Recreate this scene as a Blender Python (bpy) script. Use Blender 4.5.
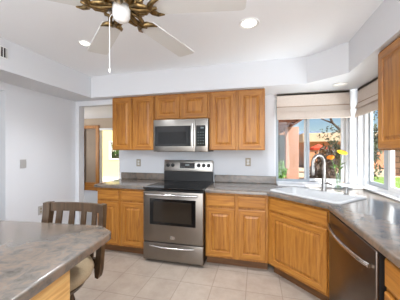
import bpy, bmesh, math, random
from mathutils import Vector, Matrix, Euler
random.seed(7)
PI = math.pi
for o in list(bpy.data.objects):
    bpy.data.objects.remove(o, do_unlink=True)
SC = bpy.context.scene
COL = SC.collection

# ------------------------------------------------------------------ camera
cam_d = bpy.data.cameras.new('camera')
cam_d.sensor_fit = 'HORIZONTAL'
cam_d.sensor_width = 36.0
cam_d.lens = 36.0 * 224.5 / 400.0
cam_d.clip_start = 0.02
cam_d.clip_end = 500
cam = bpy.data.objects.new('camera', cam_d)
COL.objects.link(cam)
cam.location = (0, 0, 1.374)
cam.rotation_euler = (PI / 2, 0, 0.2467)
SC.camera = cam

# ------------------------------------------------------------------ world, sun, exposure
SC.view_settings.view_transform = 'Standard'
SC.view_settings.look = 'None'
SC.view_settings.exposure = 0.3
SC.view_settings.gamma = 1.0
SC.view_settings.use_curve_mapping = False
W = bpy.data.worlds.new('world')
SC.world = W
W.use_nodes = True
wn = W.node_tree
wn.nodes.clear()
w_out = wn.nodes.new('ShaderNodeOutputWorld')
w_bg = wn.nodes.new('ShaderNodeBackground')
w_sky = wn.nodes.new('ShaderNodeTexSky')
w_sky.sky_type = 'NISHITA'
w_sky.sun_disc = False
w_sky.sun_elevation = math.radians(48)
w_sky.sun_rotation = math.radians(135)
w_sky.air_density = 1.0
w_sky.dust_density = 0.1
w_sky.ozone_density = 3.0
w_bg.inputs['Strength'].default_value = 0.10
wn.links.new(w_sky.outputs['Color'], w_bg.inputs['Color'])
wn.links.new(w_bg.outputs['Background'], w_out.inputs['Surface'])


def add_light(name, kind, loc, energy, color=(1, 1, 1), direction=None, **kw):
    d = bpy.data.lights.new(name, kind)
    d.energy = energy
    d.color = color
    for k, v in kw.items():
        setattr(d, k, v)
    o = bpy.data.objects.new(name, d)
    COL.objects.link(o)
    o.location = loc
    if direction is not None:
        o.rotation_euler = Vector(direction).to_track_quat('-Z', 'Y').to_euler()
    return o


add_light('sun', 'SUN', (8, -8, 12), 11.0, (1.0, 0.95, 0.87), (-0.60, 0.50, -0.85), angle=0.009)
# unseen fill lamp added at the rear doors to brighten the kitchen
add_light('rear_fill', 'AREA', (-0.4, -3.0, 1.35), 90, (0.86, 0.93, 1.0), (-0.6, 1, -0.1),
          shape='RECTANGLE', size=3.6, size_y=2.1)
# fill lamp added out of view outside the side window, lifting the soffit underside
add_light('window_fill', 'AREA', (1.95, 1.9, 0.75), 62, (0.88, 0.95, 1.0), (-0.7, 0.42, 0.45),
          shape='RECTANGLE', size=1.2, size_y=0.8)
# upward fill added behind the camera, without a fixture, to lift the ceiling
add_light('ceiling_fill', 'AREA', (0.1, -0.7, 1.60), 25, (0.82, 0.91, 1.0), (0, 0, 1),
          shape='RECTANGLE', size=2.0, size_y=1.2)
# downward fill lamp added behind the camera; no fixture belongs to it
add_light('overhead_fill', 'AREA', (-0.3, -0.7, 2.40), 75, (0.84, 0.92, 1.0), (0, 0, -1),
          shape='RECTANGLE', size=2.4, size_y=1.6)
# fill lamp added inside the next room, which has no window here
add_light('dining_fill', 'AREA', (-6.4, 5.0, 1.5), 40, (1.0, 0.98, 0.95), (1, 0, 0),
          shape='RECTANGLE', size=2.0, size_y=1.6)


# ------------------------------------------------------------------ materials
def new_mat(name):
    m = bpy.data.materials.new(name)
    m.use_nodes = True
    nt = m.node_tree
    return m, nt, nt.nodes['Principled BSDF']


def lin(r, g, b):
    def f(c):
        c /= 255.0
        return c / 12.92 if c <= 0.04045 else ((c + 0.055) / 1.055) ** 2.4
    return (f(r), f(g), f(b), 1.0)


def plain(name, col, rough=0.5, metal=0.0, noise=0.0, nscale=30.0, bump=0.0, bscale=80.0, spec=None):
    m, nt, b = new_mat(name)
    b.inputs['Base Color'].default_value = col
    b.inputs['Roughness'].default_value = rough
    b.inputs['Metallic'].default_value = metal
    if spec is not None:
        b.inputs['Specular IOR Level'].default_value = spec
    tc = nt.nodes.new('ShaderNodeTexCoord')
    if noise > 0:
        n = nt.nodes.new('ShaderNodeTexNoise')
        n.inputs['Scale'].default_value = nscale
        n.inputs['Detail'].default_value = 4
        r = nt.nodes.new('ShaderNodeValToRGB')
        r.color_ramp.elements[0].position = 0.3
        r.color_ramp.elements[1].position = 0.7
        r.color_ramp.elements[0].color = tuple(c * (1 - noise) for c in col[:3]) + (1,)
        r.color_ramp.elements[1].color = tuple(min(1, c * (1 + noise)) for c in col[:3]) + (1,)
        nt.links.new(tc.outputs['Object'], n.inputs['Vector'])
        nt.links.new(n.outputs['Fac'], r.inputs['Fac'])
        nt.links.new(r.outputs['Color'], b.inputs['Base Color'])
    if bump > 0:
        n2 = nt.nodes.new('ShaderNodeTexNoise')
        n2.inputs['Scale'].default_value = bscale
        n2.inputs['Detail'].default_value = 3
        bp = nt.nodes.new('ShaderNodeBump')
        bp.inputs['Strength'].default_value = bump
        bp.inputs['Distance'].default_value = 0.01
        nt.links.new(tc.outputs['Object'], n2.inputs['Vector'])
        nt.links.new(n2.outputs['Fac'], bp.inputs['Height'])
        nt.links.new(bp.outputs['Normal'], b.inputs['Normal'])
    return m


def oak(name, axis, c1, c2, c3, rough=0.42):
    """wood whose grain runs along one object axis"""
    m, nt, b = new_mat(name)
    tc = nt.nodes.new('ShaderNodeTexCoord')
    mp = nt.nodes.new('ShaderNodeMapping')
    sc = [1.0, 1.0, 1.0]
    sc['xyz'.index(axis)] = 0.07
    mp.inputs['Scale'].default_value = sc
    n1 = nt.nodes.new('ShaderNodeTexNoise')
    n1.inputs['Scale'].default_value = 34
    n1.inputs['Detail'].default_value = 6
    n1.inputs['Roughness'].default_value = 0.62
    n1.inputs['Distortion'].default_value = 0.7
    n2 = nt.nodes.new('ShaderNodeTexNoise')
    n2.inputs['Scale'].default_value = 190
    n2.inputs['Detail'].default_value = 2
    r = nt.nodes.new('ShaderNodeValToRGB')
    e = r.color_ramp.elements
    e[0].position = 0.33
    e[0].color = c1
    e[1].position = 0.52
    e[1].color = c2
    x = e.new(0.72)
    x.color = c3
    mix = nt.nodes.new('ShaderNodeMixRGB')
    mix.blend_type = 'MULTIPLY'
    mix.inputs['Fac'].default_value = 0.35
    nt.links.new(tc.outputs['Object'], mp.inputs['Vector'])
    nt.links.new(mp.outputs['Vector'], n1.inputs['Vector'])
    nt.links.new(mp.outputs['Vector'], n2.inputs['Vector'])
    nt.links.new(n1.outputs['Fac'], r.inputs['Fac'])
    nt.links.new(r.outputs['Color'], mix.inputs['Color1'])
    nt.links.new(n2.outputs['Fac'], mix.inputs['Color2'])
    nt.links.new(mix.outputs['Color'], b.inputs['Base Color'])
    b.inputs['Roughness'].default_value = rough
    return m


OK1, OK2, OK3 = lin(150, 90, 29), lin(183, 120, 46), lin(200, 140, 61)
M = {}
M['oak_v'] = oak('oak_vertical_grain', 'z', OK1, OK2, OK3)
M['oak_h'] = oak('oak_horizontal_grain', 'x', OK1, OK2, OK3)
M['oak_y'] = oak('oak_sunlit_side', 'y', lin(190, 136, 72), lin(222, 172, 104), lin(234, 190, 126))  # lighter oak: sunlight on the island side is put into the colour
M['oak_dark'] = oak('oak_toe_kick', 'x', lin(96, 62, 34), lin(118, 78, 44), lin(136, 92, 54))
M['chair_wood'] = oak('chair_dark_wood', 'z', lin(60, 43, 28), lin(82, 61, 41), lin(98, 74, 50), 0.4)


def laminate():
    m, nt, b = new_mat('slate_laminate')
    tc = nt.nodes.new('ShaderNodeTexCoord')
    n1 = nt.nodes.new('ShaderNodeTexNoise')
    n1.inputs['Scale'].default_value = 14
    n1.inputs['Detail'].default_value = 9
    n1.inputs['Roughness'].default_value = 0.68
    n1.inputs['Distortion'].default_value = 0.6
    r = nt.nodes.new('ShaderNodeValToRGB')
    e = r.color_ramp.elements
    e[0].position = 0.28
    e[0].color = lin(76, 69, 63)
    e[1].position = 0.46
    e[1].color = lin(103, 96, 89)
    x = e.new(0.56)
    x.color = lin(119, 103, 90)
    x = e.new(0.68)
    x.color = lin(113, 108, 102)
    nt.links.new(tc.outputs['Object'], n1.inputs['Vector'])
    nt.links.new(n1.outputs['Fac'], r.inputs['Fac'])
    nt.links.new(r.outputs['Color'], b.inputs['Base Color'])
    b.inputs['Roughness'].default_value = 0.19
    b.inputs['Specular IOR Level'].default_value = 1.0
    return m


M['laminate'] = laminate()


def tiles():
    m, nt, b = new_mat('beige_floor_tile')
    tc = nt.nodes.new('ShaderNodeTexCoord')
    mp = nt.nodes.new('ShaderNodeMapping')
    mp.inputs['Location'].default_value = (0.1, 0.12, 0)
    br = nt.nodes.new('ShaderNodeTexBrick')
    br.offset = 0.0
    br.inputs['Scale'].default_value = 1.0
    br.inputs['Brick Width'].default_value = 0.335
    br.inputs['Row Height'].default_value = 0.335
    br.inputs['Mortar Size'].default_value = 0.004
    br.inputs['Mortar Smooth'].default_value = 0.3
    br.inputs['Color1'].default_value = lin(184, 170, 156)
    br.inputs['Color2'].default_value = lin(176, 162, 148)
    br.inputs['Mortar'].default_value = lin(150, 136, 122)
    n = nt.nodes.new('ShaderNodeTexNoise')
    n.inputs['Scale'].default_value = 5
    n.inputs['Detail'].default_value = 8
    n.inputs['Roughness'].default_value = 0.7
    r = nt.nodes.new('ShaderNodeValToRGB')
    r.color_ramp.elements[0].position = 0.3
    r.color_ramp.elements[0].color = (0.76, 0.73, 0.71, 1)
    r.color_ramp.elements[1].position = 0.66
    r.color_ramp.elements[1].color = (1.0, 1.0, 1.0, 1)
    mx = nt.nodes.new('ShaderNodeMixRGB')
    mx.blend_type = 'MULTIPLY'
    mx.inputs['Fac'].default_value = 1.0
    nt.links.new(tc.outputs['Object'], mp.inputs['Vector'])
    nt.links.new(mp.outputs['Vector'], br.inputs['Vector'])
    nt.links.new(tc.outputs['Object'], n.inputs['Vector'])
    nt.links.new(n.outputs['Fac'], r.inputs['Fac'])
    nt.links.new(br.outputs['Color'], mx.inputs['Color1'])
    nt.links.new(r.outputs['Color'], mx.inputs['Color2'])
    nt.links.new(mx.outputs['Color'], b.inputs['Base Color'])
    b.inputs['Roughness'].default_value = 0.38
    bp = nt.nodes.new('ShaderNodeBump')
    bp.inputs['Strength'].default_value = 0.25
    bp.inputs['Distance'].default_value = 0.004
    inv = nt.nodes.new('ShaderNodeMath')
    inv.operation = 'SUBTRACT'
    inv.inputs[0].default_value = 1.0
    nt.links.new(br.outputs['Fac'], inv.inputs[1])
    nt.links.new(inv.outputs[0], bp.inputs['Height'])
    nt.links.new(bp.outputs['Normal'], b.inputs['Normal'])
    return m


M['tile'] = tiles()
M['wall'] = plain('pale_grey_wall_paint', lin(220, 222, 226), 0.7, bump=0.08, bscale=120)
M['ceiling'] = plain('white_ceiling_paint', lin(244, 246, 249), 0.8, bump=0.15, bscale=60)
M['white_trim'] = plain('white_gloss_trim', lin(238, 240, 242), 0.35)
M['vinyl'] = plain('white_window_vinyl', lin(232, 234, 236), 0.35)
M['grey_vinyl'] = plain('grey_sash_metal', lin(168, 176, 184), 0.35)
M['white_plastic'] = plain('white_plastic', lin(236, 236, 234), 0.3)
M['plate_grey'] = plain('grey_plate_plastic', lin(176, 174, 172), 0.45)
M['plate_beige'] = plain('almond_plate_plastic', lin(166, 155, 138), 0.45)
M['dark_slot'] = plain('dark_slot', lin(40, 38, 36), 0.6)
M['steel'] = plain('brushed_stainless', lin(178, 174, 168), 0.30, 1.0, noise=0.05, nscale=4)
M['steel_dark'] = plain('dark_stainless', lin(142, 134, 126), 0.34, 1.0, noise=0.05, nscale=4)
M['steel_dw'] = plain('smoky_stainless', lin(112, 102, 95), 0.32, 1.0, noise=0.05, nscale=4)
M['steel_bright'] = plain('polished_steel', lin(205, 203, 200), 0.2, 1.0)
M['nickel'] = plain('brushed_nickel', lin(168, 165, 162), 0.28, 1.0)
M['black_glass'] = plain('black_ceramic_glass', lin(14, 14, 15), 0.10)
M['black_plastic'] = plain('black_plastic', lin(22, 22, 23), 0.35)
M['oven_glass'] = plain('oven_window_glass', lin(44, 38, 32), 0.08)
M['micro_glass'] = plain('microwave_window_mesh', lin(20, 21, 22), 0.12, spec=0.3)
M['burner'] = plain('burner_ring_print', lin(58, 58, 60), 0.2)
M['display'] = plain('display_print', lin(120, 130, 132), 0.3)
M['body_black'] = plain('black_enamel_side', lin(28, 27, 27), 0.4)
M['composite'] = plain('pale_sink_composite', lin(205, 207, 208), 0.3, noise=0.04, nscale=200)
M['fabric_seat'] = plain('tan_seat_fabric', lin(168, 148, 118), 0.85, noise=0.10, nscale=140, bump=0.1, bscale=300)
M['shade'] = plain('cream_roman_shade', lin(212, 200, 190), 0.9, noise=0.04, nscale=60)
M['shade_band'] = plain('tan_fold_line', lin(168, 146, 126), 0.9)
M['brass'] = plain('antique_brass', lin(132, 110, 74), 0.28, 1.0, noise=0.55, nscale=60)
M['fan_white'] = plain('fan_white_enamel', lin(238, 237, 234), 0.35)
M['fan_blade'] = plain('fan_blade_enamel', lin(222, 222, 220), 0.45)
M['fan_dark'] = plain('fan_dark_metal', lin(58, 46, 34), 0.4, 0.7)
M['carpet'] = plain('blue_grey_floor', lin(176, 184, 200), 0.8, noise=0.06, nscale=40)
M['beige_wall'] = plain('beige_wall_paint', lin(186, 170, 152), 0.75)
M['taupe'] = plain('taupe_door_panel', lin(138, 122, 106), 0.6, noise=0.06, nscale=3)
M['yellow_wall'] = plain('yellow_wall_paint', lin(240, 228, 160), 0.8, noise=0.05, nscale=9)
M['stucco_pink'] = plain('pink_tan_stucco', lin(168, 130, 112), 0.85, noise=0.05, nscale=12)
M['stucco_tan'] = plain('tan_stucco', lin(190, 170, 144), 0.85, noise=0.05, nscale=3)
M['stucco_orange'] = plain('apricot_stucco', lin(186, 132, 96), 0.85, noise=0.05, nscale=3)
M['patio_brown'] = oak('patio_timber', 'y', lin(116, 66, 44), lin(142, 86, 60), lin(164, 104, 74), 0.7)
M['dark_window'] = plain('dark_window_glass', lin(48, 52, 54), 0.08)
M['red_canvas'] = plain('red_canvas', lin(206, 74, 50), 0.8)
M['lawn'] = plain('lawn_green', lin(112, 142, 52), 0.9, noise=0.30, nscale=9)
M['gravel'] = plain('desert_gravel', lin(196, 168, 140), 0.95, noise=0.15, nscale=14)
M['bounce_pale'] = plain('pale_bounce_slab', lin(226, 222, 214), 0.85, noise=0.05, nscale=6)
M['block_wall'] = None
M['bark'] = plain('dark_bark', lin(78, 62, 50), 0.9, noise=0.2, nscale=10)
M['leaf_dark'] = plain('dusty_leaf', lin(74, 78, 52), 0.8, noise=0.35, nscale=6)
M['leaf_brown'] = plain('brown_dry_leaf', lin(72, 56, 44), 0.85, noise=0.35, nscale=6)
M['leaf_green'] = plain('bright_leaf', lin(92, 138, 56), 0.7, noise=0.3, nscale=6)
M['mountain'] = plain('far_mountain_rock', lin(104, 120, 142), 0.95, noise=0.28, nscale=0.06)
M['stem'] = plain('green_stem', lin(108, 140, 68), 0.6)
M['petal_yellow'] = plain('yellow_petal', lin(250, 196, 20), 0.55)
M['petal_orange'] = plain('orange_petal', lin(240, 140, 26), 0.55)
M['eave'] = plain('eave_paint', lin(150, 110, 84), 0.8)


def block():
    m, nt, b = new_mat('brown_block_wall')
    tc = nt.nodes.new('ShaderNodeTexCoord')
    mp = nt.nodes.new('ShaderNodeMapping')
    mp.inputs['Rotation'].default_value = (PI / 2, 0, 0)
    br = nt.nodes.new('ShaderNodeTexBrick')
    br.inputs['Scale'].default_value = 1.0
    br.inputs['Brick Width'].default_value = 0.8
    br.inputs['Row Height'].default_value = 0.33
    br.inputs['Mortar Size'].default_value = 0.03
    br.inputs['Color1'].default_value = lin(150, 112, 92)
    br.inputs['Color2'].default_value = lin(132, 98, 82)
    br.inputs['Mortar'].default_value = lin(92, 70, 60)
    nt.links.new(tc.outputs['Object'], mp.inputs['Vector'])
    nt.links.new(mp.outputs['Vector'], br.inputs['Vector'])
    nt.links.new(br.outputs['Color'], b.inputs['Base Color'])
    b.inputs['Roughness'].default_value = 0.9
    return m


M['block_wall'] = block()


def glass(name, tint=(1, 1, 1, 1), refl=0.05):
    m = bpy.data.materials.new(name)
    m.use_nodes = True
    nt = m.node_tree
    nt.nodes.clear()
    out = nt.nodes.new('ShaderNodeOutputMaterial')
    tr = nt.nodes.new('ShaderNodeBsdfTransparent')
    tr.inputs['Color'].default_value = tint
    gl = nt.nodes.new('ShaderNodeBsdfGlossy')
    gl.inputs['Roughness'].default_value = 0.02
    mx = nt.nodes.new('ShaderNodeMixShader')
    mx.inputs['Fac'].default_value = refl
    nt.links.new(tr.outputs[0], mx.inputs[1])
    nt.links.new(gl.outputs[0], mx.inputs[2])
    nt.links.new(mx.outputs[0], out.inputs['Surface'])
    return m


M['glass'] = glass('window_glass', (0.97, 0.98, 0.98, 1), 0.03)
M['vase_glass'] = glass('vase_glass', (0.90, 0.94, 0.92, 1), 0.14)


def emitter(name, col, strength):
    m, nt, b = new_mat(name)
    b.inputs['Base Color'].default_value = col
    b.inputs['Emission Color'].default_value = col
    b.inputs['Emission Strength'].default_value = strength
    return m


M['lamp'] = emitter('lit_lamp_lens', (1.0, 0.97, 0.92, 1), 2.2)
M['lamp_dim'] = emitter('dim_lamp_lens', (1.0, 0.98, 0.95, 1), 0.1)


# ------------------------------------------------------------------ mesh helpers
class MB:
    def __init__(self):
        self.bm = bmesh.new()

    def _mark(self, faces, mi):
        for f in faces:
            f.material_index = mi

    def box(self, x0, x1, y0, y1, z0, z1, bev=0.0, mi=0, seg=2, mat=None):
        b = bmesh.new()
        bmesh.ops.create_cube(b, size=1.0)
        for v in b.verts:
            v.co = Vector(((x0 + x1) / 2 + v.co.x * (x1 - x0), (y0 + y1) / 2 + v.co.y * (y1 - y0),
                           (z0 + z1) / 2 + v.co.z * (z1 - z0)))
        if bev > 0:
            bmesh.ops.bevel(b, geom=list(b.edges), offset=bev, segments=seg, affect='EDGES', profile=0.5)
        if mat is not None:
            b.transform(mat)
        self.join(b, mi)
        return self

    def join(self, b, mi=0):
        vm = {}
        for v in b.verts:
            vm[v] = self.bm.verts.new(v.co)
        for f in b.faces:
            try:
                nf = self.bm.faces.new([vm[v] for v in f.verts])
                nf.material_index = mi
            except ValueError:
                pass
        b.free()

    def lathe(self, prof, n=24, mat=None, mi=0, cap=True):
        """prof: (r, z) pairs from one end to the other"""
        b = bmesh.new()
        rings = []
        for r, z in prof:
            if r < 1e-6:
                rings.append([b.verts.new((0, 0, z))])
            else:
                rings.append([b.verts.new((r * math.cos(2 * PI * k / n), r * math.sin(2 * PI * k / n), z)) for k in range(n)])
        for a, c in zip(rings, rings[1:]):
            for k in range(n):
                k2 = (k + 1) % n
                if len(a) == 1 and len(c) == 1:
                    continue
                if len(a) == 1:
                    b.faces.new((a[0], c[k2], c[k]))
                elif len(c) == 1:
                    b.faces.new((a[k], a[k2], c[0]))
                else:
                    b.faces.new((a[k], a[k2], c[k2], c[k]))
        if cap:
            if len(rings[0]) > 1:
                b.faces.new(list(reversed(rings[0])))
            if len(rings[-1]) > 1:
                b.faces.new(rings[-1])
        bmesh.ops.recalc_face_normals(b, faces=b.faces)
        if mat is not None:
            b.transform(mat)
        self.join(b, mi)
        return self

    def tube(self, pts, rad, n=10, mi=0, closed=False):
        pts = [Vector(p) for p in pts]
        N = len(pts)
        rads = rad if isinstance(rad, (list, tuple)) else [rad] * N
        b = bmesh.new()
        prev = None
        rings = []
        for i, p in enumerate(pts):
            if i == 0:
                t = pts[1] - pts[0]
            elif i == N - 1:
                t = pts[-1] - pts[-2]
            else:
                t = (pts[i + 1] - p).normalized() + (p - pts[i - 1]).normalized()
            t.normalize()
            if prev is None:
                a = Vector((0, 0, 1)) if abs(t.z) < 0.9 else Vector((1, 0, 0))
                u = t.cross(a).normalized()
            else:
                u = (prev - t * prev.dot(t)).normalized()
            prev = u
            w = t.cross(u)
            rings.append([b.verts.new(p + (u * math.cos(2 * PI * k / n) + w * math.sin(2 * PI * k / n)) * rads[i]) for k in range(n)])
        for a, c in zip(rings, rings[1:]):
            for k in range(n):
                k2 = (k + 1) % n
                b.faces.new((a[k], a[k2], c[k2], c[k]))
        b.faces.new(list(reversed(rings[0])))
        b.faces.new(rings[-1])
        bmesh.ops.recalc_face_normals(b, faces=b.faces)
        self.join(b, mi)
        return self

    def prism(self, outline, z0, z1, mat=None, mi=0, bev=0.0):
        """outline: xy polygon extruded from z0 to z1"""
        b = bmesh.new()
        lo = [b.verts.new((x, y, z0)) for x, y in outline]
        hi = [b.verts.new((x, y, z1)) for x, y in outline]
        n = len(outline)
        b.faces.new(list(reversed(lo)))
        b.faces.new(hi)
        for k in range(n):
            k2 = (k + 1) % n
            b.faces.new((lo[k], lo[k2], hi[k2], hi[k]))
        bmesh.ops.recalc_face_normals(b, faces=b.faces)
        if bev > 0:
            hs = set(hi)
            ed = [e for e in b.edges if e.verts[0] in hs and e.verts[1] in hs]
            bmesh.ops.bevel(b, geom=ed, offset=bev, segments=3, affect='EDGES', profile=0.5)
        if mat is not None:
            b.transform(mat)
        self.join(b, mi)
        return self

    def rings(self, loops, mi=None, cap_first=True, cap_last=True):
        """loops of equal length bridged one to the next; mi(i_loop, k) gives the slot"""
        b = self.bm
        L = [[b.verts.new(p) for p in lp] for lp in loops]
        n = len(L[0])
        for i in range(len(L) - 1):
            for k in range(n):
                k2 = (k + 1) % n
                f = b.faces.new((L[i][k], L[i][k2], L[i + 1][k2], L[i + 1][k]))
                f.material_index = mi(i, k) if mi else 0
        if cap_first:
            b.faces.new(list(reversed(L[0])))
        if cap_last:
            b.faces.new(L[-1])
        return self

    def build(self, name, mats, parent=None, smooth=None, loc=None, rot=None):
        me = bpy.data.meshes.new(name)
        bmesh.ops.recalc_face_normals(self.bm, faces=self.bm.faces)
        self.bm.to_mesh(me)
        self.bm.free()
        if not isinstance(mats, (list, tuple)):
            mats = [mats]
        for m in mats:
            me.materials.append(M[m] if isinstance(m, str) else m)
        if smooth is not None:
            me.shade_smooth()
            me.set_sharp_from_angle(angle=math.radians(smooth))
        o = bpy.data.objects.new(name, me)
        COL.objects.link(o)
        if parent is not None:
            o.parent = parent
        if loc is not None:
            o.location = loc
        if rot is not None:
            o.rotation_euler = rot
        return o


def tag(o, label, cat, group=None, kind=None):
    o['label'] = label
    o['category'] = cat
    if group:
        o['group'] = group
    if kind:
        o['kind'] = kind
    return o


def thing(name, label, cat, loc=(0, 0, 0), rz=0.0, group=None):
    o = bpy.data.objects.new(name, None)
    o.empty_display_size = 0.05
    COL.objects.link(o)
    o.location = loc
    o.rotation_euler = (0, 0, rz)
    return tag(o, label, cat, group)


def struct(o):
    o['kind'] = 'structure'
    return o


def copy_tree(root, loc, rz, label):
    def cp(o, parent):
        c = o.copy()
        COL.objects.link(c)
        c.parent = parent
        for ch in list(o.children):
            cp(ch, c)
        return c
    r = cp(root, None)
    r.location = loc
    r.rotation_euler = (0, 0, rz)
    r['label'] = label
    return r


def arc(cx, cy, r, a0, a1, n):
    return [(cx + r * math.cos(math.radians(a0 + (a1 - a0) * k / n)), cy + r * math.sin(math.radians(a0 + (a1 - a0) * k / n))) for k in range(n + 1)]


def round_rect(x0, x1, y0, y1, r, n=5):
    p = []
    p += arc(x1 - r, y0 + r, r, -90, 0, n)
    p += arc(x1 - r, y1 - r, r, 0, 90, n)
    p += arc(x0 + r, y1 - r, r, 90, 180, n)
    p += arc(x0 + r, y0 + r, r, 180, 270, n)
    return p


# ------------------------------------------------------------------ room geometry (metres; camera at x=0, y=0)
XL, XR = -2.76, 1.235         # left and right wall faces
YB = 3.22                     # back wall face
YR = -3.1                     # rear wall
ZC, ZS = 2.44, 2.134          # ceiling, soffit underside
OUT = 0.13                    # exterior wall thickness


def wall_with_holes(mb, axis, c0, c1, a0, a1, z0, z1, holes):
    """a wall slab between c0 and c1 on one axis, spanning a0..a1 on the other, with rectangular holes (a0,a1,z0,z1)"""
    def bx(p0, p1, q0, q1):
        if p1 - p0 < 1e-4 or q1 - q0 < 1e-4:
            return
        if axis == 'y':
            mb.box(p0, p1, c0, c1, q0, q1)
        else:
            mb.box(c0, c1, p0, p1, q0, q1)
    cur = a0
    for h0, h1, hz0, hz1 in sorted(holes):
        bx(cur, h0, z0, z1)
        bx(h0, h1, z0, hz0)
        bx(h0, h1, hz1, z1)
        cur = h1
    bx(cur, a1, z0, z1)


m = MB(); m.box(XL - 1.6, XR + OUT, YR - 0.1, 3.10, -0.1, 0)
struct(m.build('floor', 'tile'))
m = MB(); m.box(-7.2, -2.17, 3.10, 6.6, -0.1, 0)
struct(m.build('floor_dining', 'carpet'))
m = MB(); m.box(-7.2, XR + OUT, YR - 0.1, YB + OUT, ZC, ZC + 0.12); m.box(-7.2, -2.05, YB + OUT, 6.62, ZC, ZC + 0.12)
struct(m.build('ceiling', 'ceiling'))

# back wall with the sink window
BW = (0.235, 1.15, 0.918, 2.09)
m = MB(); wall_with_holes(m, 'y', YB, YB + OUT, -2.17, XR + OUT, 0, ZC, [BW])
m.box(-2.17, -2.045, 3.06, YB, 2.06, ZC)
struct(m.build('wall_back', 'wall'))
# stub and header round the passage to the dining room
m = MB(); m.box(XL, -2.70, 2.95, 3.06, 0, ZC); m.box(-2.70, -2.045, 2.95, 3.06, 2.06, ZC)
struct(m.build('wall_passage', 'wall'))
# right wall with the side window
RW = (2.10, 3.19, 0.918, 2.09)
m = MB(); wall_with_holes(m, 'x', XR, XR + OUT, YR, YB, 0, ZC, [RW])
struct(m.build('wall_right', 'wall'))
# left wall, with the opening nearest the camera
m = MB(); wall_with_holes(m, 'x', XL - 0.12, XL, YR, 2.95, 0, ZC, [(0.95, 1.93, 0, 2.045)])
struct(m.build('wall_left', 'wall'))
# hallway behind that opening
m = MB(); m.box(-4.4, -4.3, 0.0, 2.6, 0, ZC); m.box(-4.3, XL - 0.12, 2.5, 2.6, 0, ZC); m.box(-4.3, XL - 0.12, 0.0, 0.1, 0, ZC)
struct(m.build('wall_hall', 'beige_wall'))
# rear wall with its glass doors
m = MB(); wall_with_holes(m, 'y', YR - 0.1, YR, XL, XR, 0, ZC, [(-2.6, 1.0, 0.1, 2.3)])
struct(m.build('wall_rear', 'wall'))

# soffit round the tray ceiling: one ring of drywall
SOX, SOY = -2.335, 2.78
m = MB()
m.prism([(XL, -0.6), (SOX, -0.6), (SOX, SOY), (XL, 2.95)], ZS, ZC)
m.prism([(XL, 2.95), (SOX, SOY), (0.56, SOY), (0.88, 2.50), (0.88, -0.6), (XR, -0.6), (XR, YB), (-2.045, YB), (-2.045, 2.95)], ZS, ZC)
struct(m.build('ceiling_soffit', 'wall'))

# baseboard of the left wall
m = MB(); m.box(XL, XL + 0.012, 1.90, 2.945, 0, 0.085, 0.003)
struct(m.build('baseboard_left', 'white_trim'))
# white ledge added to stand for the glare between sink and back window
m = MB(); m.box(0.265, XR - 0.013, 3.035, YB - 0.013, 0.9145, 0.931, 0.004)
struct(m.build('glare_ledge', 'white_trim'))

# dining room beyond the passage
m = MB(); wall_with_holes(m, 'y', 6.5, 6.62, -7.2, -2.17, 0, ZC, [(-5.72, -5.24, 0.0, 2.10), (-5.12, -3.4, 0.0, 2.10)])
struct(m.build('wall_dining_far', 'beige_wall'))
m = MB(); m.box(-7.3, -7.2, 3.0, 6.62, 0, ZC)
struct(m.build('wall_dining_left', 'beige_wall'))
m = MB(); m.box(-2.17, -2.05, YB + OUT, 6.62, 0, ZC)
struct(m.build('wall_dining_right', 'beige_wall'))
m = MB(); m.box(-7.2, XL - 0.12, 2.95, 3.06, 0, ZC)
struct(m.build('wall_dining_near', 'beige_wall'))
# oak cased door with a taupe panel
m = MB()
m.box(-5.84, -5.72, 6.45, 6.56, 0, 2.2, 0.004); m.box(-5.24, -5.12, 6.45, 6.56, 0, 2.2, 0.004); m.box(-5.72, -5.24, 6.45, 6.56, 2.10, 2.2, 0.004)
d1 = struct(m.build('door_1', 'oak_v'))
m = MB(); m.box(-5.72, -5.24, 6.52, 6.56, 0.27, 2.10)
m.build('panel', 'taupe', d1)
m = MB(); m.box(-5.72, -5.24, 6.50, 6.56, 0.0, 0.27, 0.006)
m.build('bottom_rail', 'oak_h', d1)
# white cased opening to the yellow sunroom, left roofless so sun reaches its wall
m = MB(); m.box(-5.12, -5.10, 6.49, 6.63, 0, 2.10, 0.003); m.box(-5.10, -3.4, 6.46, 6.63, 2.03, 2.10, 0.003)
struct(m.build('trim_1', 'white_trim'))
m = MB(); wall_with_holes(m, 'y', 9.1, 9.25, -9.5, -3.0, -0.1, 2.9, [(-6.65, -5.90, 0.93, 1.78)])
m.box(-9.5, -3.0, 9.06, 9.1, -0.1, 0.10, mi=1)
struct(m.build('wall_sunroom', ['yellow_wall', 'white_trim']))
m = MB()
for _b in ((-6.65, -6.60, 0.93, 1.78), (-5.95, -5.90, 0.93, 1.78), (-6.60, -5.95, 0.93, 0.98), (-6.60, -5.95, 1.73, 1.78)):
    m.box(_b[0], _b[1], 9.08, 9.2, _b[2], _b[3])
w4 = struct(m.build('window_4', 'vinyl'))
m = MB(); m.box(-6.60, -5.95, 9.14, 9.15, 0.98, 1.73)
m.build('pane', 'glass', w4)

# ------------------------------------------------------------------ windows
GY = YB + 0.085   # glass plane of the back window
GX = XR + 0.085   # glass plane of the side window


def sash_frame(mb, axis, c0, c1, a0, a1, z0, z1, w, mi=0):
    def bx(p0, p1, q0, q1):
        if axis == 'y':
            mb.box(p0, p1, c0, c1, q0, q1, 0.004, mi)
        else:
            mb.box(c0, c1, p0, p1, q0, q1, 0.004, mi)
    bx(a0, a0 + w, z0, z1); bx(a1 - w, a1, z0, z1); bx(a0 + w, a1 - w, z0, z0 + w); bx(a0 + w, a1 - w, z1 - w, z1)


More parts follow.
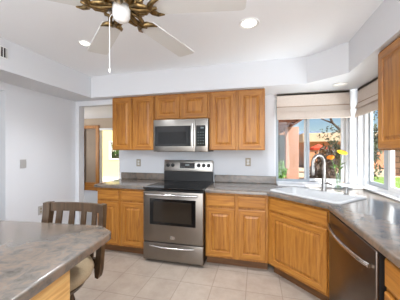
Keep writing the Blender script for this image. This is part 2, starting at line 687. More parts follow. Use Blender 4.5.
# back window: outer frame and two sliding sashes
m = MB()
sash_frame(m, 'y', YB + 0.055, YB + OUT, BW[0], BW[1], BW[2], BW[3], 0.025)
w1 = struct(m.build('window_1', 'vinyl'))
m = MB(); sash_frame(m, 'y', YB + 0.06, YB + 0.09, BW[0] + 0.025, 0.69, BW[2] + 0.025, BW[3] - 0.025, 0.035); m.build('sash', 'grey_vinyl', w1)
m = MB(); sash_frame(m, 'y', YB + 0.092, YB + 0.122, 0.63, BW[1] - 0.035, BW[2] + 0.035, BW[3] - 0.035, 0.035); m.build('sash', 'vinyl', w1)
m = MB(); m.box(BW[0] + 0.07, 0.655, YB + 0.073, YB + 0.078, BW[2] + 0.07, BW[3] - 0.07); m.build('pane', 'glass', w1)
m = MB(); m.box(0.665, BW[1] - 0.07, YB + 0.105, YB + 0.110, BW[2] + 0.07, BW[3] - 0.07); m.build('pane', 'glass', w1)
m = MB(); m.box(BW[0], BW[1], YB - 0.012, YB + 0.055, BW[2], BW[2] + 0.014, 0.003); m.build('sill', 'white_trim', w1)
# side window
m = MB()
sash_frame(m, 'x', XR + 0.055, XR + OUT, RW[0], RW[1], RW[2], RW[3], 0.04)
w2 = struct(m.build('window_2', 'vinyl'))
m = MB(); sash_frame(m, 'x', XR + 0.092, XR + 0.122, 2.68, RW[1] - 0.03, RW[2] + 0.04, RW[3] - 0.04, 0.045); m.box(XR + 0.094, XR + 0.120, 2.72, 2.83, RW[2] + 0.08, RW[3] - 0.08, 0.004); m.build('sash', 'grey_vinyl', w2)
m = MB(); sash_frame(m, 'x', XR + 0.058, XR + 0.090, RW[0] + 0.04, 2.675, RW[2] + 0.04, RW[3] - 0.04, 0.05); m.build('sash', 'vinyl', w2)
m = MB(); m.box(XR + 0.104, XR + 0.109, 2.83, RW[1] - 0.10, RW[2] + 0.10, RW[3] - 0.10); m.build('pane', 'glass', w2)
m = MB(); m.box(XR + 0.072, XR + 0.077, RW[0] + 0.09, 2.61, RW[2] + 0.09, RW[3] - 0.09); m.build('pane', 'glass', w2)
m = MB(); m.box(XR - 0.012, XR + 0.055, RW[0], RW[1], RW[2], RW[2] + 0.014, 0.003); m.build('sill', 'white_trim', w2)
# rear glass doors (behind the camera)
m = MB(); sash_frame(m, 'y', YR - 0.09, YR - 0.02, -2.6, 1.0, 0.1, 2.3, 0.06); m.box(-0.84, -0.76, YR - 0.09, YR - 0.02, 0.16, 2.24)
struct(m.build('window_3', 'vinyl'))

# ------------------------------------------------------------------ outside: ground and far things (structure and scenery)
m = MB(); m.box(-40, 60, -25, 90, -0.22, -0.12)
struct(m.build('ground_outside', 'gravel'))
m = MB(); m.box(XR + OUT, 4.2, -6.0, YB + OUT, -0.12, -0.07); m.box(-1.9, 4.2, YB + OUT, 6.6, -0.12, -0.07)  # pale slabs added out of sight to bounce sunlight in through the windows
struct(m.build('bounce_slab', 'bounce_pale'))
m = MB(); m.box(4.2, 16.0, 2.0, 14.3, -0.12, -0.09)
tag(m.build('lawn', 'lawn'), 'bright green lawn outside the side window', 'grass', kind='structure')
m = MB(); m.prism([(XR + OUT, YR), (XR + OUT + 0.25, YR), (XR + OUT + 0.25, YB + 0.4), (XR + OUT, YB + 0.4)], 2.44, 2.56)
struct(m.build('roof_eave', 'eave'))

# garden block wall far beyond the lawn
g = MB(); g.box(-3.4, 6.0, -0.1, 0.1, -0.15, 1.55)
g.box(-3.4, 6.0, -0.14, 0.14, 1.55, 1.65)
o = g.build('garden_wall', 'block_wall', loc=(10.9, 14.0, 0), rot=(0, 0, math.radians(-25)))
tag(o, 'brown striped block wall beyond the green lawn', 'wall')

# ------------------------------------------------------------------ cabinets
DT = 0.02   # door thickness


def raised(mb, x0, x1, z0, z1, rail=0.058, th=DT, flat=False):
    """a raised-panel front facing -y, its back at y=0; slot 0 vertical grain, slot 1 horizontal"""
    def loop(i, y):
        return [(x0 + i, y, z0 + i), (x1 - i, y, z0 + i), (x1 - i, y, z1 - i), (x0 + i, y, z1 - i)]
    if flat:
        L = [loop(0, 0), loop(0, -th + 0.006), loop(0.006, -th + 0.001), loop(0.018, -th)]
        mb.rings(L, (lambda i, k: 1))
        for f in mb.bm.faces:
            f.material_index = 1
        return
    L = [loop(0, 0), loop(0, -th + 0.005), loop(0.005, -th), loop(rail, -th), loop(rail + 0.005, -th + 0.009),
         loop(rail + 0.012, -th + 0.010), loop(rail + 0.036, -th + 0.001)]
    mb.rings(L, (lambda i, k: 1 if (k in (0, 2) and i < 4) else 0))


def cabinet(name, label, cat, loc, rz, w, h, d, fronts, group, toe=False, side='oak_v'):
    """local frame: x across the front, y into the wall, z up from the underside"""
    t = thing(name, label, cat, loc, rz, group)
    m = MB()
    z0 = 0.105 if toe else 0.0
    m.box(0, w, 0, d, z0, h, 0.0015)
    m.build('body', ['oak_v'], t)
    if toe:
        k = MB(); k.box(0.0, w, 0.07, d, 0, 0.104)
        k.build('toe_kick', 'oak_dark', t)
    for kind, x0, x1, a, b in fronts:
        f = MB()
        if kind == 'door':
            raised(f, x0, x1, a, b)
            f.build('door', ['oak_v', 'oak_h'], t, loc=(0, -0.0005, 0))
        else:
            raised(f, x0, x1, a, b, flat=True)
            f.build('drawer', ['oak_h', 'oak_h'], t, loc=(0, -0.0005, 0))
    return t


UY = 2.87                      # wall cabinet carcass front; the doors stand in front of it
UH = ZS - 1.372
GU, GB = 'oak wall cabinets', 'oak base cabinets'
cabinet('wall_cabinet', 'double-door oak wall cabinet left of the microwave, at the passage end', 'cabinet', (-2.04, UY, 1.372), 0, 0.667, UH - 0.002, YB - UY,
        [('door', 0.008, 0.322, 0.006, UH - 0.022), ('door', 0.345, 0.659, 0.006, UH - 0.022)], GU)
cabinet('wall_cabinet', 'short double-door oak wall cabinet directly above the microwave', 'cabinet', (-1.371, UY, 1.79), 0, 0.772, ZS - 1.79 - 0.002, YB - UY,
        [('door', 0.022, 0.370, 0.008, ZS - 1.79 - 0.022), ('door', 0.402, 0.750, 0.008, ZS - 1.79 - 0.022)], GU)
cabinet('wall_cabinet', 'double-door oak wall cabinet between the microwave and the sink window', 'cabinet', (-0.597, UY, 1.372), 0, 0.697, UH - 0.002, YB - UY,
        [('door', 0.018, 0.345, 0.006, UH - 0.022), ('door', 0.378, 0.690, 0.006, UH - 0.022)], GU)
cabinet('wall_cabinet', 'oak wall cabinet high on the right wall beside the side window, cut by the frame', 'cabinet', (0.925, 2.035, 1.372), -PI / 2, 0.80, UH - 0.002, XR - 0.925,
        [('door', 0.024, 0.388, 0.010, UH - 0.022), ('door', 0.412, 0.776, 0.010, UH - 0.022)], GU)

BY = 2.62                      # base cabinet carcass front
BX = 0.62                      # carcass front of the right-hand run
BH = 0.873
cabinet('base_cabinet', 'oak base cabinet left of the range, two drawers over two doors', 'cabinet', (-2.095, BY, 0), 0, 0.735, BH, YB - BY,
        [('drawer', 0.010, 0.335, 0.715, 0.848), ('drawer', 0.375, 0.712, 0.715, 0.848),
         ('door', 0.010, 0.335, 0.125, 0.690), ('door', 0.375, 0.712, 0.125, 0.690)], GB, True)
cabinet('base_cabinet', 'oak base cabinet right of the range, two drawers over two doors', 'cabinet', (-0.592, BY, 0), 0, 0.716, BH, YB - BY,
        [('drawer', 0.012, 0.345, 0.715, 0.848), ('drawer', 0.385, 0.690, 0.715, 0.848),
         ('door', 0.012, 0.345, 0.125, 0.690), ('door', 0.385, 0.690, 0.125, 0.690)], GB, True)
# angled sink cabinet across the corner
A0, A1 = Vector((0.126, BY)), Vector((BX, 2.126))
DW_ = (A1 - A0).length
t = thing('sink_cabinet', 'angled oak sink cabinet across the corner with one wide door and false drawer', 'cabinet', (A0.x, A0.y, 0), -PI / 4, GB)
m = MB(); m.prism([(0, 0), (DW_, 0), (DW_ + 0.42, 0.42), (DW_ / 2, 0.42 + DW_ / 2), (-0.42, 0.42)], 0.105, 0.70)
m.box(0, DW_, 0, 0.03, 0.70, BH)
m.build('body', 'oak_v', t)
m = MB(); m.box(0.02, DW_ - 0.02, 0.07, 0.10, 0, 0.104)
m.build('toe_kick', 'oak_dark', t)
f = MB(); raised(f, 0.03, DW_ - 0.03, 0.715, 0.848, flat=True); f.build('drawer_front', ['oak_h', 'oak_h'], t, loc=(0, -0.0005, 0))
f = MB(); raised(f, 0.03, DW_ - 0.03, 0.125, 0.690); f.build('door', ['oak_v', 'oak_h'], t, loc=(0, -0.0005, 0))
# right-hand end
cabinet('base_cabinet', 'oak base cabinet next to the dishwasher, at the right edge of the photo', 'cabinet', (BX, 1.295, 0), -PI / 2, 0.60, BH, XR - BX - 0.03,
        [('drawer', 0.02, 0.58, 0.715, 0.848), ('door', 0.02, 0.58, 0.125, 0.690)], GB, True)

# ------------------------------------------------------------------ countertops
CF = 2.58                       # front edge of the back counter
CXF = 0.585                     # front edge of the right-hand counter
CT0, CT1 = 0.874, 0.914


def slab(outer, inner, z0, z1, bev):
    b = bmesh.new()
    ov = [b.verts.new((x, y, z1)) for x, y in outer]
    iv = [b.verts.new((x, y, z1)) for x, y in inner] if inner else []
    ed = []
    for vs in (ov, iv):
        for k in range(len(vs)):
            ed.append(b.edges.new((vs[k], vs[(k + 1) % len(vs)])))
    bmesh.ops.triangle_fill(b, use_beauty=True, edges=ed)
    top = list(b.faces)
    ret = bmesh.ops.extrude_face_region(b, geom=top)
    for v in [g_ for g_ in ret['geom'] if isinstance(g_, bmesh.types.BMVert)]:
        v.co.z = z0
    bmesh.ops.recalc_face_normals(b, faces=b.faces)
    oset = {tuple(round(c, 5) for c in (x, y, z1)) for x, y in outer}
    be = [e for e in b.edges if all(tuple(round(c, 5) for c in v.co) in oset for v in e.verts) and
          any(abs(f_.normal.z) < 0.5 for f_ in e.link_faces)]
    bmesh.ops.bevel(b, geom=be, offset=bev, segments=4, affect='EDGES', profile=0.5)
    return b


t = thing('countertop', 'short slate-brown laminate countertop left of the range', 'countertop', (-2.12, CF, CT0), 0, 'laminate countertops')
m = MB(); m.join(slab([(0, 0), (0.757, 0), (0.757, YB - CF - 0.002), (0, YB - CF - 0.002)], None, 0, CT1 - CT0, 0.014))
m.build('worktop', 'laminate', t, smooth=40)
m = MB(); m.box(0.0, 0.757, YB - CF - 0.02, YB - CF - 0.001, CT1 - CT0, 0.142, 0.004); m.build('backsplash', 'laminate', t)

# sink centre and its local frame (x along the angled front, y towards the corner)
SCX, SCY = 0.585, 2.575
SM = Matrix.Translation((SCX, SCY, 0)) @ Matrix.Rotation(-PI / 4, 4, 'Z')
hole = [tuple((SM @ Vector((x, y, 0))).xy) for x, y in round_rect(-0.365, 0.365, -0.225, 0.205, 0.05)]
outer = [(-0.592, CF), (0.110, CF), (CXF, 2.105), (CXF, 0.70), (XR - 0.002, 0.70), (XR - 0.002, YB - 0.002), (-0.592, YB - 0.002)]
t = thing('countertop', 'long slate-brown laminate countertop running round the sink corner', 'countertop', (0, 0, 0), 0, 'laminate countertops')
m = MB(); m.join(slab(outer, hole, CT0, CT1, 0.014))
m.build('worktop', 'laminate', t, smooth=40)
m = MB(); m.box(-0.592, 0.262, YB - 0.02, YB - 0.001, CT1, 1.016, 0.004); m.build('backsplash', 'laminate', t)

# ------------------------------------------------------------------ sink, faucet, soap dispenser
t = thing('sink', 'pale grey drop-in sink set in the angled corner counter', 'sink', (SCX, SCY, CT1), -PI / 4)


def zl(pts, z):
    return [(x, y, z) for x, y in pts]


m = MB()
R_ = [zl(round_rect(-0.395, 0.395, -0.255, 0.255, 0.06), 0.0005), zl(round_rect(-0.395, 0.395, -0.255, 0.255, 0.06), 0.008),
      zl(round_rect(-0.388, 0.388, -0.248, 0.248, 0.055), 0.013), zl(round_rect(-0.350, 0.350, -0.215, 0.140, 0.05), 0.012),
      zl(round_rect(-0.342, 0.342, -0.207, 0.132, 0.045), 0.002), zl(round_rect(-0.325, 0.325, -0.190, 0.118, 0.06), -0.165),
      zl(round_rect(-0.29, 0.29, -0.155, 0.083, 0.06), -0.18)]
m.rings(R_, None, cap_first=False)
m.build('basin', 'composite', t, smooth=45)
m = MB(); m.lathe([(0.0, 0.004), (0.032, 0.004), (0.042, 0.001), (0.045, -0.002)], 20, Matrix.Translation((0, -0.03, -0.179)), cap=False)
m.build('drain', 'steel_bright', t, smooth=40)

fl = SM @ Vector((-0.005, 0.19, 0))
t = thing('kitchen_faucet', 'tall arched pull-down nickel faucet behind the corner sink', 'faucet', (fl.x, fl.y, CT1 + 0.013), -PI / 4 - 0.35)
m = MB(); m.lathe([(0.033, 0), (0.033, 0.006), (0.027, 0.014), (0.0245, 0.03), (0.0235, 0.12), (0.018, 0.135), (0.016, 0.15)], 20)
m.build('base', 'nickel', t, smooth=40)
m = MB()
sp = [(0, 0, 0.14), (0, 0, 0.28)] + [(0, -0.07 + 0.07 * math.cos(math.radians(a)), 0.30 + 0.09 * math.sin(math.radians(a))) for a in range(0, 181, 12)] + [(0, -0.14, 0.27)]
m.tube(sp, 0.0165, 12)
m.build('spout', 'nickel', t, smooth=60)
m = MB(); m.lathe([(0.0165, 0.275), (0.020, 0.26), (0.021, 0.20), (0.017, 0.175), (0, 0.175)], 16, Matrix.Translation((0, -0.14, 0)), cap=False)
m.build('spray_head', 'nickel', t, smooth=50)
m = MB(); m.tube([(0.02, 0, 0.085), (0.05, 0, 0.092), (0.115, -0.005, 0.088)], [0.011, 0.009, 0.007], 10)
m.build('handle', 'nickel', t, smooth=60)

sl = SM @ Vector((0.222, 0.19, 0))
t = thing('soap_dispenser', 'short dark nickel soap pump on the sink rim right of the faucet', 'soap dispenser', (sl.x, sl.y, CT1 + 0.013), -PI / 4)
m = MB(); m.lathe([(0.024, 0), (0.024, 0.006), (0.017, 0.012), (0.015, 0.045), (0.010, 0.052), (0.010, 0.062), (0.015, 0.066), (0.014, 0.078), (0, 0.08)], 16, cap=False)
m.build('pump', 'nickel', t, smooth=45)
m = MB(); m.tube([(0, 0, 0.07), (0, -0.035, 0.074), (0, -0.055, 0.066)], [0.008, 0.007, 0.006], 8)
m.build('nozzle', 'nickel', t, smooth=60)

# ------------------------------------------------------------------ vase with two flowers (things in the vase stay things)
VX, VY, VZ = 0.925, 2.935, CT1 + 0.001
t = thing('glass_vase', 'slim clear glass vase in the window corner behind the sink', 'vase', (VX, VY, VZ))
m = MB(); m.lathe([(0, 0), (0.034, 0), (0.036, 0.004), (0.030, 0.08), (0.027, 0.17), (0.031, 0.185), (0.028, 0.185), (0.024, 0.168), (0.026, 0.08), (0.030, 0.012), (0, 0.010)], 20, cap=False)
m.build('body', 'vase_glass', t, smooth=40)


def gerbera(label, base, head, petal, tilt, r, leafs):
    t_ = thing('gerbera_flower', label, 'flower', base, 0, 'cut flowers in the glass vase')
    hd = Vector(head) - Vector(base)
    m_ = MB(); m_.tube([(0, 0, 0), (hd.x * 0.2, hd.y * 0.2, hd.z * 0.45), (hd.x * 0.6, hd.y * 0.6, hd.z * 0.8), hd], [0.0035, 0.0032, 0.003, 0.003], 8)
    m_.build('stem', 'stem', t_, smooth=60)
    rot = Euler(tilt).to_matrix().to_4x4()
    m_ = MB()
    for ringi, (cnt, rr, lift) in enumerate(((16, r, 0.000), (13, r * 0.78, 0.006))):
        for k in range(cnt):
            a = 2 * PI * (k + 0.5 * ringi) / cnt
            R2 = Matrix.Translation(hd) @ rot @ Matrix.Rotation(a, 4, 'Z')
            w_ = r * 0.16
            pts = [(0.010, -w_ * 0.4, lift), (rr * 0.55, -w_, lift + 0.004), (rr * 0.92, -w_ * 0.7, lift), (rr, 0, lift - 0.002), (rr * 0.92, w_ * 0.7, lift), (rr * 0.55, w_, lift + 0.004), (0.010, w_ * 0.4, lift)]
            top = [m_.bm.verts.new(R2 @ Vector(p)) for p in pts]
            bot = [m_.bm.verts.new(R2 @ (Vector(p) + Vector((0, 0, -0.0018)))) for p in pts]
            m_.bm.faces.new(top); m_.bm.faces.new(list(reversed(bot)))
            for q in range(len(pts)):
                m_.bm.faces.new((top[q], bot[q], bot[(q + 1) % len(pts)], top[(q + 1) % len(pts)]))
    m_.build('petals', petal, t_)
    m_ = MB(); m_.lathe([(0, 0.012), (0.008, 0.011), (0.013, 0.006), (0.014, -0.004), (0.006, -0.014), (0, -0.014)], 14, Matrix.Translation(hd) @ rot, cap=False)
    m_.build('flower_centre', 'petal_orange', t_, smooth=60)
    for (f_, az, ln) in leafs:
        m_ = MB()
        p0 = Vector((hd.x * 0.5 * f_, hd.y * 0.5 * f_, hd.z * f_))
        d_ = Vector((math.cos(az), math.sin(az), 0.9)).normalized()
        s_ = d_.cross(Vector((0, 0, 1))).normalized()
        u_ = s_.cross(d_)
        pr = [(0, 0.002), (0.3, 0.011), (0.6, 0.013), (0.85, 0.008), (1.0, 0.001)]
        a_ = [m_.bm.verts.new(p0 + d_ * ln * q + s_ * w2_ - Vector((0, 0, 0.03 * q * q))) for q, w2_ in pr]
        b_ = [m_.bm.verts.new(p0 + d_ * ln * q - s_ * w2_ - Vector((0, 0, 0.03 * q * q))) for q, w2_ in pr]
        a2 = [m_.bm.verts.new(v.co + u_ * 0.0015) for v in a_]
        b2 = [m_.bm.verts.new(v.co + u_ * 0.0015) for v in b_]
        for q in range(4):
            m_.bm.faces.new((a_[q], a_[q + 1], b_[q + 1], b_[q])); m_.bm.faces.new((a2[q], b2[q], b2[q + 1], a2[q + 1]))
            m_.bm.faces.new((a_[q], a2[q], a2[q + 1], a_[q + 1])); m_.bm.faces.new((b_[q], b_[q + 1], b2[q + 1], b2[q]))
        m_.build('leaf', 'leaf_green', t_)
    return t_


gerbera('yellow daisy-like flower standing tallest in the window-corner vase', (VX + 0.004, VY, VZ + 0.013), (VX + 0.035, VY - 0.03, VZ + 0.435), 'petal_yellow', (math.radians(30), math.radians(8), 0), 0.058,
        [(0.55, 2.4, 0.13), (0.62, 0.3, 0.10), (0.5, -1.5, 0.12)])
gerbera('orange daisy-like flower leaning left in the window-corner vase', (VX - 0.006, VY, VZ + 0.013), (VX - 0.085, VY - 0.01, VZ + 0.375), 'petal_orange', (math.radians(35), math.radians(-20), 0), 0.042,
        [(0.6, 3.3, 0.10), (0.66, 1.6, 0.09)])

# ------------------------------------------------------------------ range
RX, RW_ = -1.357, 0.762
RY = 2.51
t = thing('range', 'stainless electric range with black glass cooktop under the microwave', 'stove', (RX, RY, 0))
m = MB()
m.box(0.004, RW_ - 0.004, 0.045, YB - RY - 0.03, 0.03, 0.895)
for fx in (0.06, RW_ - 0.06):
    for fy in (0.10, 0.60):
        m.lathe([(0.02, 0), (0.02, 0.03)], 12, Matrix.Translation((fx, fy, 0)))
m.build('body', 'body_black', t)
m = MB(); m.box(0.0, RW_, 0.0, YB - RY - 0.03, 0.895, 0.918, 0.006)
ct = m.build('cooktop', 'black_glass', t)
for bx_, by_, br_ in ((0.20, 0.20, 0.105), (0.56, 0.20, 0.085), (0.20, 0.46, 0.078), (0.56, 0.46, 0.105)):
    m = MB()
    m.lathe([(br_, 0.0), (br_, 0.0008), (br_ - 0.004, 0.0008), (br_ - 0.004, 0)], 40, Matrix.Translation((bx_, by_, 0.9182)), cap=False)
    m.lathe([(br_ * 0.55, 0.0), (br_ * 0.55, 0.0008), (br_ * 0.55 - 0.003, 0.0008), (br_ * 0.55 - 0.003, 0)], 32, Matrix.Translation((bx_, by_, 0.9182)), cap=False)
    m.build('burner_ring', 'burner', ct)
# back guard: black riser with a tilted stainless control panel
by0 = YB - RY - 0.085
m = MB(); m.box(0.01, RW_ - 0.01, by0, by0 + 0.065, 0.918, 1.062, 0.004); m.build('riser', 'body_black', t)
gt = Matrix.Translation((0, by0 - 0.008, 1.062)) @ Matrix.Rotation(math.radians(-8), 4, 'X')
gm = MB(); gm.box(0.008, RW_ - 0.008, 0, 0.06, 0, 0.165, 0.01, mat=gt)
bg = gm.build('control_panel', 'steel', t, smooth=40)
m = MB(); m.box(0.262, 0.488, -0.004, 0.002, 0.045, 0.125, 0.003, mat=gt); dp = m.build('display', 'black_glass', bg)
m = MB(); m.box(0.345, 0.405, -0.0050, -0.0042, 0.082, 0.106, mat=gt)
for k in range(4):
    m.box(0.278 + k * 0.017, 0.288 + k * 0.017, -0.0050, -0.0042, 0.058, 0.064, mat=gt); m.box(0.414 + k * 0.017, 0.424 + k * 0.017, -0.0050, -0.0042, 0.058, 0.064, mat=gt)
m.build('display_marks', 'display', bg)
for kx in (0.075, 0.150, 0.548, 0.622, 0.694):
    km = gt @ Matrix.Translation((kx, 0, 0.088)) @ Matrix.Rotation(PI / 2, 4, 'X')
    m = MB(); m.lathe([(0.028, 0), (0.028, 0.004), (0.022, 0.006), (0.020, 0.026), (0.017, 0.029), (0, 0.029)], 20, km, cap=False)
    m.box(-0.004, 0.004, -0.019, 0.019, 0.026, 0.034, 0.001, mat=km)
    m.build('knob', 'black_plastic', bg, smooth=40)
# oven door
m = MB(); m.box(0.003, RW_ - 0.003, 0.004, 0.044, 0.262, 0.872, 0.006)
od = m.build('oven_door', 'steel_dark', t, smooth=40)
m = MB(); m.box(0.090, 0.672, -0.001, 0.006, 0.470, 0.785, 0.004); m.build('window_border', 'black_glass', od)
m = MB(); m.box(0.140, 0.622, -0.0025, -0.0005, 0.505, 0.752, 0.0008); m.build('window', 'oven_glass', od)
m = MB()
hp = [(0.06 + 0.642 * k / 16, -0.040 - 0.016 * math.sin(PI * k / 16), 0.840) for k in range(17)]
m.tube(hp, 0.0125, 12)
m.tube([(0.075, 0.006, 0.840), (0.075, -0.040, 0.840)], 0.010, 10); m.tube([(0.687, 0.006, 0.840), (0.687, -0.040, 0.840)], 0.010, 10)
m.build('handle', 'steel_bright', od, smooth=60)
m = MB(); m.prism(round_rect(-0.028, 0.028, -0.018, 0.018, 0.012), 0, 0.004, Matrix.Translation((0.385, 0.004, 0.325)) @ Matrix.Rotation(PI / 2, 4, 'X'), bev=0.0015)
m.build('badge', 'steel_bright', od, smooth=40)
m = MB(); m.box(0.003, RW_ - 0.003, 0.004, 0.044, 0.040, 0.252, 0.006)
dr = m.build('drawer', 'steel_dark', t, smooth=40)
m = MB()
hp = [(0.10 + 0.562 * k / 16, -0.020 - 0.014 * math.sin(PI * k / 16), 0.222 - 0.012 * math.sin(PI * k / 16)) for k in range(17)]
m.tube(hp, [0.006 + 0.006 * math.sin(PI * k / 16) for k in range(17)], 10)
m.tube([(0.11, 0.006, 0.221), (0.11, -0.021, 0.221)], 0.006, 8); m.tube([(0.652, 0.006, 0.221), (0.652, -0.021, 0.221)], 0.006, 8)
m.build('handle', 'steel_bright', dr, smooth=60)

# ------------------------------------------------------------------ microwave
t = thing('microwave', 'stainless over-the-range microwave under the short oak cabinet', 'microwave', (-1.366, 2.815, 1.352))
MW, MH = 0.762, 0.43
m = MB(); m.box(0.002, MW - 0.002, 0.035, YB - 2.815 - 0.002, 0.0, MH, 0.004); m.build('body', 'body_black', t)
m = MB(); m.box(0, 0.595, 0, 0.034, 0.0, MH, 0.006); dm = m.build('door', 'steel', t, smooth=40)
m = MB(); m.box(0.028, 0.535, -0.004, 0.002, 0.072, 0.342, 0.004); m.build('window_border', 'black_glass', dm)
m = MB(); m.box(0.075, 0.470, -0.0060, -0.0042, 0.105, 0.262, 0.0006); m.build('window', 'micro_glass', dm)
m = MB(); m.tube([(0.568, -0.032, 0.055), (0.568, -0.036, 0.20), (0.568, -0.032, 0.365)], 0.0115, 12)
m.tube([(0.568, 0.003, 0.075), (0.568, -0.032, 0.075)], 0.008, 8); m.tube([(0.568, 0.003, 0.345), (0.568, -0.032, 0.345)], 0.008, 8)
m.build('handle', 'steel_bright', dm, smooth=60)
m = MB(); m.box(0.597, MW, 0, 0.034, 0.0, MH, 0.006); cp_ = m.build('control_panel', 'steel', t, smooth=40)
m = MB(); m.box(0.606, 0.730, -0.004, 0.002, 0.072, 0.342, 0.003); m.build('keypad', 'black_glass', cp_)
m = MB(); m.box(0.665, 0.708, -0.0052, -0.0042, 0.300, 0.318)
m.build('display', 'display', cp_)
for r_ in range(5):
    for c_ in range(3):
        m = MB(); m.box(0.626 + c_ * 0.034, 0.642 + c_ * 0.034, -0.0050, -0.0042, 0.105 + r_ * 0.036, 0.110 + r_ * 0.036); m.build('key', 'display', cp_)
m = MB()
for k in range(2):
    m.box(0.03, 0.73, 0.06 + 0.16 * k, 0.18 + 0.16 * k, -0.004, 0.002, 0.001)
m.build('filter_grille', 'dark_slot', t)

# ------------------------------------------------------------------ dishwasher (faces -x)
t = thing('dishwasher', 'smoky stainless dishwasher under the right-hand counter', 'dishwasher', (0.578, 2.045, 0), -PI / 2)
DWW = 0.742
m = MB(); m.box(0.004, DWW - 0.004, 0.0165, 0.60, 0.115, 0.866); m.build('body', 'body_black', t)
m = MB(); m.box(0.0, DWW, 0.0, 0.016, 0.115, 0.868, 0.005); dd = m.build('door', 'steel_dw', t, smooth=40)
m = MB()
hp = [(0.035 + (DWW - 0.07) * k / 16, -0.012 - 0.042 * math.sin(PI * k / 16) ** 0.7, 0.775) for k in range(17)]
m.tube(hp, 0.0125, 12)
m.build('handle', 'steel_bright', dd, smooth=60)
m = MB(); m.box(0.0, DWW, 0.06, 0.09, 0.0, 0.112); m.build('toe_kick', 'black_plastic', t)
# filler strips each side of it
m = MB(); m.box(BX, BX + 0.02, 2.047, 2.124, 0.105, BH); o = m.build('filler_strip', 'oak_v')
tag(o, 'narrow oak filler strip between the sink cabinet and the dishwasher', 'filler')

# ------------------------------------------------------------------ island
IX, IY, IR = -0.80, 1.20, math.radians(6)
t = thing('island_cabinet', 'sunlit-toned oak island base cabinet under the big counter in the foreground', 'cabinet', (IX, IY, 0), IR)
m = MB(); m.box(-1.15, -0.025, -1.75, -0.393, 0.0, 0.873, 0.002); m.build('body', 'oak_y', t)
m = MB(); m.box(-0.0245, -0.0185, -1.75, -0.393, 0.0, 0.09, 0.002); m.build('base_moulding', 'oak_y', t)
t = thing('island_countertop', 'large slate-brown laminate island countertop in the left foreground', 'countertop', (IX, IY, CT0), IR)
ol = [(-1.5, 0), (-0.15, 0), (-0.115, -0.008), (-0.022, -0.072), (-0.006, -0.095), (0, -0.13), (0, -1.80), (-1.5, -1.80)]
m = MB(); m.join(slab(ol, None, 0, CT1 - CT0, 0.010))
m.build('worktop', 'laminate', t, smooth=40)

# ------------------------------------------------------------------ swivel chair at the island
CX, CY = -1.185, 1.055
t = thing('swivel_chair', 'dark wooden slat-back counter chair with tan seat tucked at the island', 'chair', (CX, CY, 0), math.radians(5))
SZ = 0.70
m = MB(); m.lathe([(0, SZ), (0.12, SZ), (0.20, SZ - 0.006), (0.236, SZ - 0.024), (0.248, SZ - 0.05), (0.236, SZ - 0.078), (0.21, SZ - 0.088), (0, SZ - 0.088)], 40, cap=False)
m.build('seat_cushion', 'fabric_seat', t, smooth=60)
m = MB(); m.lathe([(0, SZ - 0.089), (0.205, SZ - 0.089), (0.215, SZ - 0.10), (0.20, SZ - 0.125), (0.10, SZ - 0.13), (0.10, SZ - 0.165), (0, SZ - 0.165)], 32, cap=False)
m.build('seat_base', 'chair_wood', t, smooth=40)
BRAD, BHW = 0.66, 0.208         # gently bowed back: radius and half width


def back_pt(x, z, off=0.0):
    """a point of the bowed, reclined back"""
    y = 0.245 - 0.10 * abs((1.0 - z) / 0.42) ** 1.8 + math.sqrt(BRAD ** 2 - x * x) - math.sqrt(BRAD ** 2 - BHW ** 2) + off
    return Vector((x * (1.0 + 0.16 * ((1.0 - z) / 0.42) ** 2) - 0.012, y, z))


def board(x0, x1, z0, z1, th, n=16):
    b = MB()
    loops = []
    for k in range(n + 1):
        x = x0 + (x1 - x0) * k / n
        loops.append([back_pt(x, z0, -th / 2), back_pt(x, z0, th / 2), back_pt(x, z1, th / 2), back_pt(x, z1, -th / 2)])
    b.rings(loops)
    return b


def upright(x, z0, z1, w, th, n=8, foot=False):
    b = MB()
    loops = []
    for k in range(n + 1):
        z = z0 + (z1 - z0) * k / n
        q = 1.0 if not foot or k > 0 else 0.55
        loops.append([back_pt(x - w * q, z, -th), back_pt(x + w * q, z, -th), back_pt(x + w * q, z, th), back_pt(x - w * q, z, th)])
    b.rings(loops)
    return b


board(-BHW - 0.004, BHW + 0.004, 0.945, 1.003, 0.022).build('top_rail', 'chair_wood', t, smooth=40)
for x in (-BHW, BHW):
    upright(x, 0.575, 1.006, 0.020, 0.022, 12, True).build('back_post', 'chair_wood', t, smooth=40)
for x in (-0.135, -0.045, 0.045, 0.135):
    upright(x, 0.66, 0.946, 0.018, 0.007).build('slat', 'chair_wood', t, smooth=40)
board(-BHW, BHW, 0.615, 0.665, 0.022).build('lower_rail', 'chair_wood', t, smooth=40)
for k in range(4):
    a = math.radians(45 + 90 * k)
    c, s = math.cos(a), math.sin(a)
    m = MB()
    m.tube([(0.09 * c, 0.09 * s, SZ - 0.135), (0.16 * c, 0.16 * s, 0.30), (0.225 * c, 0.225 * s, 0.0)], [0.023, 0.021, 0.017], 10)
    m.build('leg', 'chair_wood', t, smooth=60)
m = MB()
rg = [(0.172 * math.cos(2 * PI * k / 32), 0.172 * math.sin(2 * PI * k / 32), 0.24) for k in range(33)]
m.tube(rg, 0.011, 8)
m.build('foot_ring', 'chair_wood', t, smooth=60)

